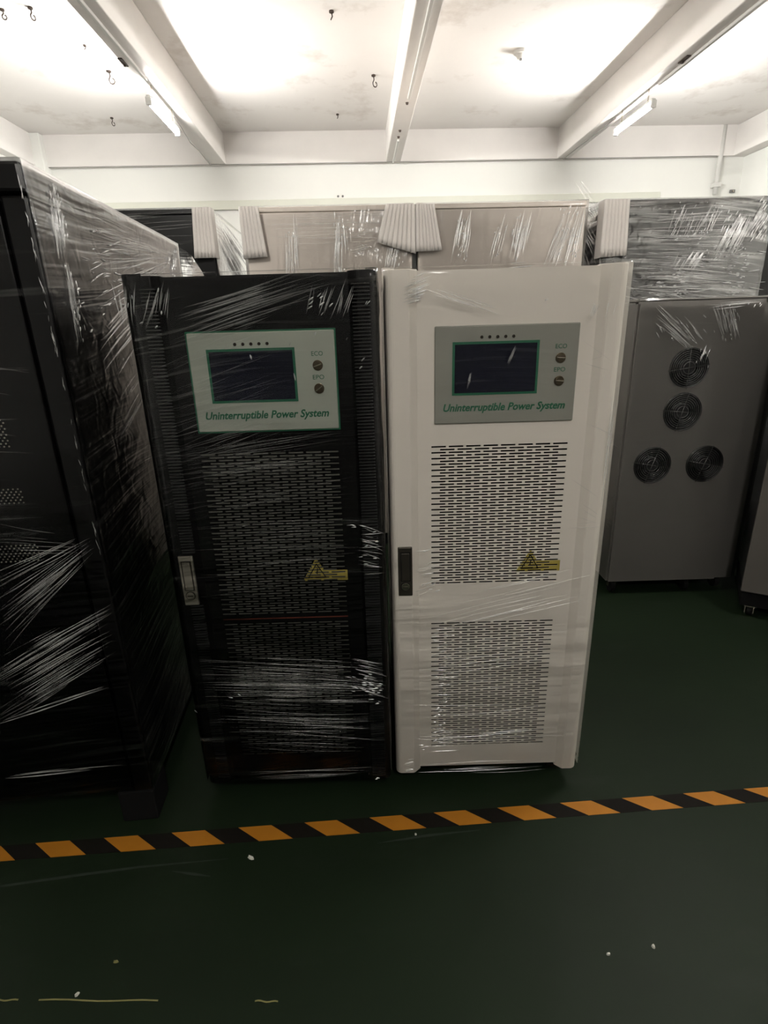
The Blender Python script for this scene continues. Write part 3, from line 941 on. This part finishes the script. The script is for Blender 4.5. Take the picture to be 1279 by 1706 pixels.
# loose flap of film at the rear top corner
fb = MB()
gp = []
for i in range(9):
    a_ = i / 8
    for j in range(5):
        b_ = j / 4
        wdt = 0.16 * math.sin(math.pi * (0.15 + 0.75 * a_)) * b_
        gp.append((hx + 0.012 + 0.03 * math.sin(b_ * 2.2) + wdt * 0.25, ld - 0.02 + wdt, lh - 0.01 - 0.22 * a_ - 0.05 * b_ * (1 - a_)))
fb.add(gp, [(i * 5 + j, i * 5 + j + 1, i * 5 + j + 6, i * 5 + j + 5) for i in range(8) for j in range(4)])
o = fb.build('film_flap', MT['film_left'], tl, smooth=True, fix=False)


# ------------------------------------------------------------------ back row of tall cabinets
def tall(x0, x1, y, depth, top, paint, label, group=None, fm=None, seed=0.0, amp=0.003, split=True):
    xc = (x0 + x1) / 2
    t = root('tall_cabinet', (xc, y, 0), 0, label, 'cabinet', group)
    h_ = (x1 - x0) / 2
    MB().box(-h_, h_, 0.015, depth, 0.09, top - 0.03).build('body', paint, t, bevel=0.006)
    MB().box(-h_, h_, 0.0, depth, top - 0.028, top).build('top_lid', paint, t, bevel=0.005)
    dd = MB().box(-h_ + 0.004, h_ - 0.004, 0.0, 0.014, 0.11, top - 0.032).build('door', paint, t, bevel=0.003)
    MB().box(-h_ + 0.045, -h_ + 0.075, -0.003, 0.001, 0.95, 1.12).build('door_handle', MT['handle'], dd, bevel=0.002)
    MB().box(-h_ + 0.02, h_ - 0.02, 0.03, depth - 0.02, 0.0, 0.092).build('plinth', MT['rubber'], t)
    film_shell(t, -h_ - 0.012, h_ + 0.012, -0.014, depth + 0.012, 0.12, top + 0.004, fm, r=0.015, amp=amp, fx=4, fz=18, step=0.03, seed=seed)
    return t, h_


TOP = 2.237
GB = 'tall wrapped cabinets in the back row'
ta, ha = tall(-1.875, -0.848, 3.7, 1.15, TOP, MT['black_side'], 'dark tall cabinet in the back row behind the left black cabinet', GB, MT['film_left'], 2.0)
tbk, hb = tall(-0.650, 0.375, 3.7, 1.0, TOP, MT['grey_paint'], 'grey-beige tall cabinet in the back row behind the black front cabinet', GB, MT['film_back'], 3.0)
tck, hc_ = tall(0.412, 1.462, 3.7, 1.0, TOP, MT['grey_paint'], 'grey-beige tall cabinet in the back row behind the white front cabinet', GB, MT['film_back'], 4.0)
td, hd_ = tall(1.580, 2.650, 3.7, 1.0, TOP, MT['black_side'], 'dark tall cabinet under crinkled shiny film behind the fan cabinet', GB, MT['film_dark'], 5.0, 0.010)
te, he = tall(2.70, 3.70, 3.78, 1.0, TOP - 0.1, MT['black_side'], 'dark tall cabinet at the far right end of the back row', GB, MT['film_plain'], 6.0)
fk = lambda u, v, hgt: (u, -0.016 - hgt, v)
rk = random.Random(31)
creases(tbk, [
    (-0.25, 1.75, -0.235, 2.10, 0.035, 0.025, 16, 0.006),
    (-0.20, 1.80, -0.20, 2.22, 0.02, 0.012, 8, 0.006),
    (0.03, 1.78, 0.075, 2.22, 0.03, 0.012, 16, 0.006),
    (0.11, 1.95, 0.10, 2.15, 0.03, 0.03, 10, 0.006),
    (0.12, 1.98, 0.26, 2.0, 0.02, 0.02, 10, 0.005),
    (0.35, 1.80, 0.45, 2.22, 0.03, 0.03, 14, 0.007),
], fk, MT['crease'], rnd=rk)
creases(tbk, [(-0.45, 2.1, 0.45, 2.11, 0.09, 0.09, 22, 0.004)], fk, MT['crease_soft'], rnd=rk)
creases(tck, [
    (-0.28, 1.90, -0.22, 2.22, 0.05, 0.04, 22, 0.006),
    (-0.06, 1.88, 0.02, 2.20, 0.03, 0.03, 8, 0.006),
    (0.08, 1.88, 0.14, 2.20, 0.05, 0.05, 22, 0.007),
    (0.36, 1.85, 0.46, 2.22, 0.10, 0.06, 40, 0.007),
    (0.0, 1.86, 0.25, 1.88, 0.03, 0.03, 8, 0.006),
], fk, MT['crease'], rnd=rk)
fkd = lambda u, v, hgt: (u, -0.021 - hgt, v)
creases(td, [
    (-0.40, 1.70, 0.52, 1.66, 0.20, 0.20, 90, 0.007),
    (-0.40, 2.0, 0.52, 1.98, 0.16, 0.2, 60, 0.006),
    (0.0, 2.00, 0.08, 2.22, 0.14, 0.14, 26, 0.007),
    (0.25, 1.88, 0.36, 2.15, 0.07, 0.06, 36, 0.009),
    (0.42, 2.0, 0.52, 2.22, 0.06, 0.06, 24, 0.009),
    (-0.02, 1.80, 0.06, 1.95, 0.08, 0.08, 26, 0.009),
], fkd, MT['crease'], rnd=rk)
glints(td, [
    (0.05, 2.12, 0.16, 0.09, 70, 0.030, 0.006, 60), (0.05, 1.97, 0.12, 0.07, 60, 0.02, 0.007, 30), (0.28, 2.05, 0.06, 0.10, 40, 0.06, 0.008, 65),
    (0.30, 1.92, 0.12, 0.05, 34, 0.04, 0.007, 20), (0.47, 2.1, 0.05, 0.12, 40, 0.06, 0.008, 65), (-0.28, 2.15, 0.08, 0.05, 16, 0.02, 0.005, 10),
    (0.0, 1.72, 0.06, 0.13, 40, 0.05, 0.008, 0), (0.37, 1.74, 0.06, 0.12, 40, 0.05, 0.008, 0), (-0.15, 1.74, 0.05, 0.10, 16, 0.04, 0.007, -4),
    (0.1, 1.75, 0.45, 0.18, 70, 0.16, 0.006, -4),
], fkd, rk)
glints(tck, [(-0.25, 2.05, 0.03, 0.14, 40, 0.04, 0.006, 75), (0.10, 2.05, 0.04, 0.14, 26, 0.05, 0.006, 75), (0.42, 2.04, 0.07, 0.16, 50, 0.05, 0.007, 72), (-0.02, 2.02, 0.04, 0.1, 10, 0.03, 0.006, 70)], fk, rk)
glints(tbk, [(-0.235, 1.95, 0.03, 0.16, 26, 0.05, 0.006, 87), (0.06, 2.0, 0.03, 0.18, 30, 0.05, 0.006, 80), (0.11, 2.05, 0.03, 0.07, 14, 0.02, 0.006, 60), (0.2, 2.0, 0.06, 0.02, 12, 0.02, 0.005, 5), (0.42, 2.05, 0.05, 0.15, 30, 0.05, 0.007, 75)], fk, rk)
fd2 = lambda u, v, hgt: (-hd_ - 0.014 - hgt, u, v)
creases(td, [(0.0, 1.75, 0.5, 2.2, 0.45, 0.25, 50, 0.009)], fd2, MT['crease'], rnd=rk)
fa2 = lambda u, v, hgt: (ha + 0.014 + hgt, u, v)
creases(ta, [(0.05, 2.15, 1.1, 1.85, 0.10, 0.2, 60, 0.008)], fa2, MT['crease'], rnd=rk)
creases(ta, [(-0.3, 2.1, 0.5, 2.12, 0.12, 0.12, 22, 0.004)], fk, MT['crease_soft'], rnd=rk)


# ribbed foam corner sheets tucked under the film of the back row
def corner_sheet(tl_, tr_, br_, bl_, side, label, ribs=7, y=3.682):
    """four front corners as (x, z); side = +1/-1: which vertical edge wraps round the cabinet corner"""
    cx = (tl_[0] + tr_[0]) / 2
    zb = min(br_[1], bl_[1])
    t = root('corner_sheet', (cx, y, zb), 0, label, 'packing sheet', 'ribbed corner sheets on the back row')
    nu = ribs * 6
    mb = MB(); vs = []
    for j in range(7):
        q = j / 6
        for i in range(nu + 1):
            p_ = i / nu
            xt = tl_[0] + (tr_[0] - tl_[0]) * p_; zt = tl_[1] + (tr_[1] - tl_[1]) * p_
            xb = bl_[0] + (br_[0] - bl_[0]) * p_; zbm = bl_[1] + (br_[1] - bl_[1]) * p_
            a = abs(math.sin(p_ * ribs * math.pi)) ** 0.5
            vs.append((xt + (xb - xt) * q - cx, -0.010 - 0.007 * a, zt + (zbm - zt) * q - zb))
    w_ = nu + 1
    mb.add(vs, [(j * w_ + i, j * w_ + i + 1, (j + 1) * w_ + i + 1, (j + 1) * w_ + i) for j in range(6) for i in range(nu)])
    o = mb.build('front_leaf', MT['foam'], t, smooth=True, fix=False)
    md = o.modifiers.new('thick', 'SOLIDIFY'); md.thickness = 0.003
    ex = tr_[0] if side > 0 else tl_[0]
    exb = br_[0] if side > 0 else bl_[0]
    zt = tr_[1] if side > 0 else tl_[1]
    zb2 = br_[1] if side > 0 else bl_[1]
    x_ = max(ex, exb) if side > 0 else min(ex, exb)
    a, b = (x_ - cx, x_ - cx + 0.002 * side)
    MB().box(min(a, b), max(a, b), -0.012, 0.07, zb2 - zb, zt - zb).build('side_leaf', MT['foam'], t)


corner_sheet((-0.941, 2.236), (-0.833, 2.236), (-0.833, 1.962), (-0.962, 1.962), 1, 'ribbed pale sheet on the right corner of the dark back cabinet at left', 6)
corner_sheet((-0.665, 2.236), (-0.553, 2.234), (-0.523, 1.960), (-0.665, 1.952), -1, 'ribbed pale sheet on the left corner of the left grey back cabinet', 6)
corner_sheet((0.217, 2.234), (0.391, 2.230), (0.391, 1.958), (0.156, 2.025), 1, 'slanted ribbed pale sheet on the right corner of the left grey back cabinet', 8)
corner_sheet((0.3965, 2.231), (0.507, 2.229), (0.556, 1.973), (0.3965, 1.969), -1, 'ribbed pale sheet on the left corner of the right grey back cabinet', 7)
corner_sheet((1.556, 2.231), (1.711, 2.234), (1.726, 1.918), (1.556, 1.909), -1, 'ribbed pale sheet on the left corner of the crinkled dark cabinet', 7, y=3.672)


# ------------------------------------------------------------------ grey cabinet with four fans
yw = -YAW
fx0, fx1 = 1.415, 2.035
fc = Vector(((fx0 + fx1) / 2, 2.772, 0))
tf = root('fan_cabinet', fc, yw, 'grey cabinet showing four round fans, standing right of the white cabinet', 'cabinet')
W2 = (fx1 - fx0) / 2
FH0, FH1 = 0.085, 1.615
FANS = [(-0.025, 1.291), (-0.025, 1.066), (-0.146, 0.782), (0.138, 0.779)]
FR, FS = 0.101, 0.110
pn = MB()
yp = 0.0
def rect(a, b, c, d_):
    if b - a > 1e-5 and d_ - c > 1e-5:
        pn.add([(a, yp, c), (b, yp, c), (b, yp, d_), (a, yp, d_)], [(0, 1, 2, 3)])
bands = [(0.7805 - FS, 0.7805 + FS, [FANS[2], FANS[3]]), (1.066 - FS, 1.066 + FS, [FANS[1]]), (1.291 - FS, 1.291 + FS, [FANS[0]])]
zc = FH0
for b0, b1, fans in bands:
    rect(-W2, W2, zc, b0)
    xcur = -W2
    for (fxx, fz_) in fans:
        rect(xcur, fxx - FS, b0, b1)
        n = 48
        vs = []
        fcz = (b0 + b1) / 2
        for i in range(n):
            q = 2 * math.pi * i / n + math.pi / 4
            c_, s_ = math.cos(q), math.sin(q)
            k_ = FS / max(abs(c_), abs(s_))
            vs.append((fxx + c_ * k_, yp, fcz + s_ * k_))
        for i in range(n):
            q = 2 * math.pi * i / n + math.pi / 4
            vs.append((fxx + math.cos(q) * FR, yp, fcz + math.sin(q) * FR))
        pn.add(vs, [(i, (i + 1) % n, n + (i + 1) % n, n + i) for i in range(n)])
        xcur = fxx + FS
    rect(xcur, W2, b0, b1)
    zc = b1
rect(-W2, W2, zc, FH1)
# folded edges of the sheet
for a, b, c, d_ in ((-W2, -W2, FH0, FH1), (W2, W2, FH0, FH1)):
    pn.add([(a, 0, c), (a, 0.03, c), (a, 0.03, d_), (a, 0, d_)], [(0, 1, 2, 3)])
pn.add([(-W2, 0, FH0), (W2, 0, FH0), (W2, 0.03, FH0), (-W2, 0.03, FH0)], [(0, 1, 2, 3)])
pn.build('rear_panel', MT['fan_grey'], tf, fix=False)
MB().box(-W2 + 0.003, W2 - 0.003, 0.07, 0.80, FH0 + 0.004, FH1).build('body', MT['fan_grey'], tf, bevel=0.004)
MB().box(-W2 - 0.012, -W2 - 0.0005, 0.012, 0.80, FH0, FH1 - 0.01).build('side_panel', MT['fan_grey'], tf, bevel=0.003)
MB().box(W2 + 0.0005, W2 + 0.112, 0.018, 0.80, FH0 - 0.005, FH1 - 0.01).build('side_panel', MT['fan_grey'], tf, bevel=0.008)
MB().box(-W2 - 0.006, W2 + 0.11, 0.004, 0.80, FH1 + 0.001, FH1 + 0.012).build('top_lid', MT['fan_grey'], tf, bevel=0.004)
for i, (fxx, fz_) in enumerate(FANS):
    fcz = 0.7805 if i > 1 else fz_
    hs = MB(); n = 48
    vs = []
    for rr, yy in ((FR + 0.001, 0.0005), (FR, 0.04), (0.0, 0.04)):
        for k in range(n):
            q = 2 * math.pi * k / n
            vs.append((fxx + rr * math.cos(q), yy, fcz + rr * math.sin(q)))
    hs.add(vs, [(k, (k + 1) % n, n + (k + 1) % n, n + k) for k in range(n)] + [tuple(range(n, 2 * n))])
    hs.v = hs.v[:2 * n]
    fan = hs.build('fan', MT['fan_black'], tf, fix=False)
    MB().cyl((fxx, 0.034, fcz), (0, -1, 0), 0.043, 0.026, 32, 0.040).build('hub', MT['fan_hub'], fan, bevel=0.002)
    for k in range(7):
        a0 = 2 * math.pi * k / 7 + i
        bl = []
        for s_ in range(6):
            rr = 0.042 + (FR - 0.047) * s_ / 5
            for e, yy in ((0, 0.014), (1, 0.034)):
                q = a0 + 0.25 * s_ / 5 + e * 0.62
                bl.append((fxx + rr * math.cos(q), yy, fcz + rr * math.sin(q)))
        b = MB(); b.add(bl, [(2 * s_, 2 * s_ + 1, 2 * s_ + 3, 2 * s_ + 2) for s_ in range(5)])
        b.build('blade', MT['fan_black'], fan, smooth=True, fix=False)
    g = MB()
    for rr in (0.030, 0.044, 0.054, 0.064, 0.074, 0.084, 0.094, 0.1):
        g.tube([(fxx + rr * math.cos(2 * math.pi * k / 36), -0.004, fcz + rr * math.sin(2 * math.pi * k / 36)) for k in range(36)], 0.0014, 5, closed=True)
    ang = [R(8), R(-6), R(-10), R(-12)][i]
    for q in (ang, ang + math.pi / 2 - 0.12):
        c_, s_ = math.cos(q) * 0.108, math.sin(q) * 0.108
        g.tube([(fxx - c_, -0.0015, fcz - s_), (fxx + c_, -0.0015, fcz + s_)], 0.0016, 5)
    g.build('wire_guard', MT['wire'], fan, smooth=True)
for sx, y in ((-0.27, 0.05), (0.16, 0.05), (0.36, 0.08), (-0.27, 0.70), (0.36, 0.70)):
    caster(tf, sx, y, FH0 + 0.002)
film_shell(tf, -W2 - 0.018, W2 + 0.118, -0.014, 0.81, 0.10, FH1 + 0.016, MT['film_plain'], r=0.012, amp=0.002, step=0.03, seed=12)
rf_ = random.Random(41)
ffn = lambda u, v, hgt: (u, -0.016 - hgt, v)
creases(tf, [
    (-0.25, 1.58, -0.03, 1.40, 0.05, 0.03, 20, 0.005),
    (-0.12, 1.55, 0.04, 1.38, 0.04, 0.03, 8, 0.005),
    (0.08, 1.60, 0.16, 1.42, 0.05, 0.04, 22, 0.006),
    (0.0, 1.58, 0.30, 1.60, 0.02, 0.01, 14, 0.004),
    (0.02, 1.30, 0.05, 1.41, 0.02, 0.02, 6, 0.005),
], ffn, MT['crease'], rnd=rf_)
glints(tf, [(-0.10, 1.47, 0.12, 0.07, 20, 0.05, 0.006, -45), (0.12, 1.50, 0.06, 0.08, 24, 0.04, 0.006, -68), (0.15, 1.59, 0.16, 0.012, 24, 0.02, 0.005, 60), (0.03, 1.33, 0.04, 0.05, 6, 0.03, 0.005, 80)], ffn, rf_)
fsd = lambda u, v, hgt: (-W2 - 0.020 - hgt, u, v)
creases(tf, [(0.0, 0.9, 0.25, 0.87, 0.7, 0.7, 36, 0.005)], fsd, MT['crease_soft'], rnd=rf_)

# grey cabinet turned away at the right edge
rr_ = -R(33)
a0 = Vector((1.985, 2.477, 0))
wv = 0.62
tr_ = root('cabinet', a0 + Vector((math.cos(rr_), math.sin(rr_), 0)) * (wv / 2), rr_, 'grey cabinet turned at an angle, cut off by the right edge', 'cabinet')
MB().box(-wv / 2, wv / 2, 0.0, 0.02, 0.15, 1.6).build('door', MT['taupe'], tr_, bevel=0.006)
MB().box(-wv / 2 + 0.01, wv / 2 - 0.01, 0.021, 0.62, 0.135, 1.6).build('body', MT['black_side'], tr_, bevel=0.006)
MB().box(-wv / 2 + 0.01, wv / 2 - 0.01, 0.03, 0.62, 0.06, 0.134).build('plinth', MT['rubber'], tr_)
for sx in (-0.25, 0.25):
    for y in (0.06, 0.55):
        caster(tr_, sx, y, 0.061)

# ------------------------------------------------------------------ scraps on the floor
def scrap(x, y, lx, ly, a, label, m=None, name='paper_scrap', cat='scrap'):
    mb = MB()
    n = 7
    vs = []
    rs = random.Random(int(abs(x * 1000)) + 3)
    rad = [rs.uniform(0.7, 1.0) for _ in range(n)]
    for z, k in ((0.0, 1.0), (0.0025, 0.8)):
        for i in range(n):
            q = 2 * math.pi * i / n
            vs.append((lx * rad[i] * k * math.cos(q), ly * rad[i] * k * math.sin(q), z + (0.002 * math.sin(3 * q) + 0.002 if z > 0 else 0)))
    mb.add(vs, [(i, (i + 1) % n, n + (i + 1) % n, n + i) for i in range(n)] + [tuple(range(n - 1, -1, -1)), tuple(range(n, 2 * n))])
    o = mb.build(name, m or MT['scrap'])
    o.location = (x, y, 0.0002); o.rotation_euler = (0, 0, a)
    tag(o, label, cat)

scrap(-0.389, 1.24, 0.013, 0.007, -0.5, 'pale film scrap on the floor just below the striped tape')
scrap(0.699, 0.916, 0.005, 0.006, 0.2, 'tiny white crumb on the floor at the lower right, right one of two')
scrap(0.577, 0.906, 0.006, 0.003, 0.1, 'tiny white crumb on the floor at the lower right, left one of two')
scrap(-0.686, 0.973, 0.008, 0.003, 0.0, 'small yellowish crumb on the floor at the lower left', MT['straw'])
scrap(-0.752, 0.905, 0.007, 0.004, 0.8, 'small white scrap touching the thin yellow strip at the lower left')
scrap(0.123, 1.283, 0.004, 0.003, 0.0, 'tiny white crumb at the lower edge of the striped tape')
MT['scuff'] = mat('floor_scuff', (0.020, 0.027, 0.020), 0.6, spec=0.14, var=0.4, vscale=20)
for pts in ([(-1.2, 1.195), (-1.118, 1.203), (-0.9, 1.222), (-0.728, 1.235), (-0.459, 1.243)], [(0.0, 1.262), (0.15, 1.277), (0.33, 1.285)], [(-0.62, 1.215), (-0.55, 1.20), (-0.50, 1.19)]):
    vs = []
    for i, (x, y) in enumerate(pts):
        q = 0.0035 * (0.3 + math.sin(math.pi * i / (len(pts) - 1)))
        vs += [(x, y - q, 0.0004), (x, y + q, 0.0004)]
    MB().add(vs, [(2 * i, 2 * i + 2, 2 * i + 3, 2 * i + 1) for i in range(len(pts) - 1)]).build('scuff_mark', MT['scuff'], FLOOR, fix=False)
def strip(x0, y0, x1, y1, label):
    n = 8; vs = []
    for z in (0.0, 0.0012):
        for i in range(n + 1):
            q = i / n
            x = x0 + (x1 - x0) * q; y = y0 + (y1 - y0) * q + 0.0015 * math.sin(q * 9)
            vs += [(x, y - 0.0015, z), (x, y + 0.0015, z)]
    m_ = 2 * (n + 1)
    fs_ = []
    for i in range(n):
        b = 2 * i
        fs_ += [(b + m_, b + 2 + m_, b + 3 + m_, b + 1 + m_), (b, b + 2, b + 2 + m_, b + m_), (b + 1, b + 3, b + 3 + m_, b + 1 + m_)]
    o = MB().add(vs, fs_).build('plastic_strip', MT['straw'])
    o.location = (0, 0, 0.0002)
    tag(o, label, 'strip')
strip(-0.841, 0.9, -0.547, 0.879, 'long thin yellow strip on the floor at the lower left')
strip(-0.311, 0.863, -0.255, 0.858, 'short thin yellow strip at the bottom edge near the middle')
strip(-0.96, 0.908, -0.892, 0.903, 'short thin yellow strip at the bottom left corner')
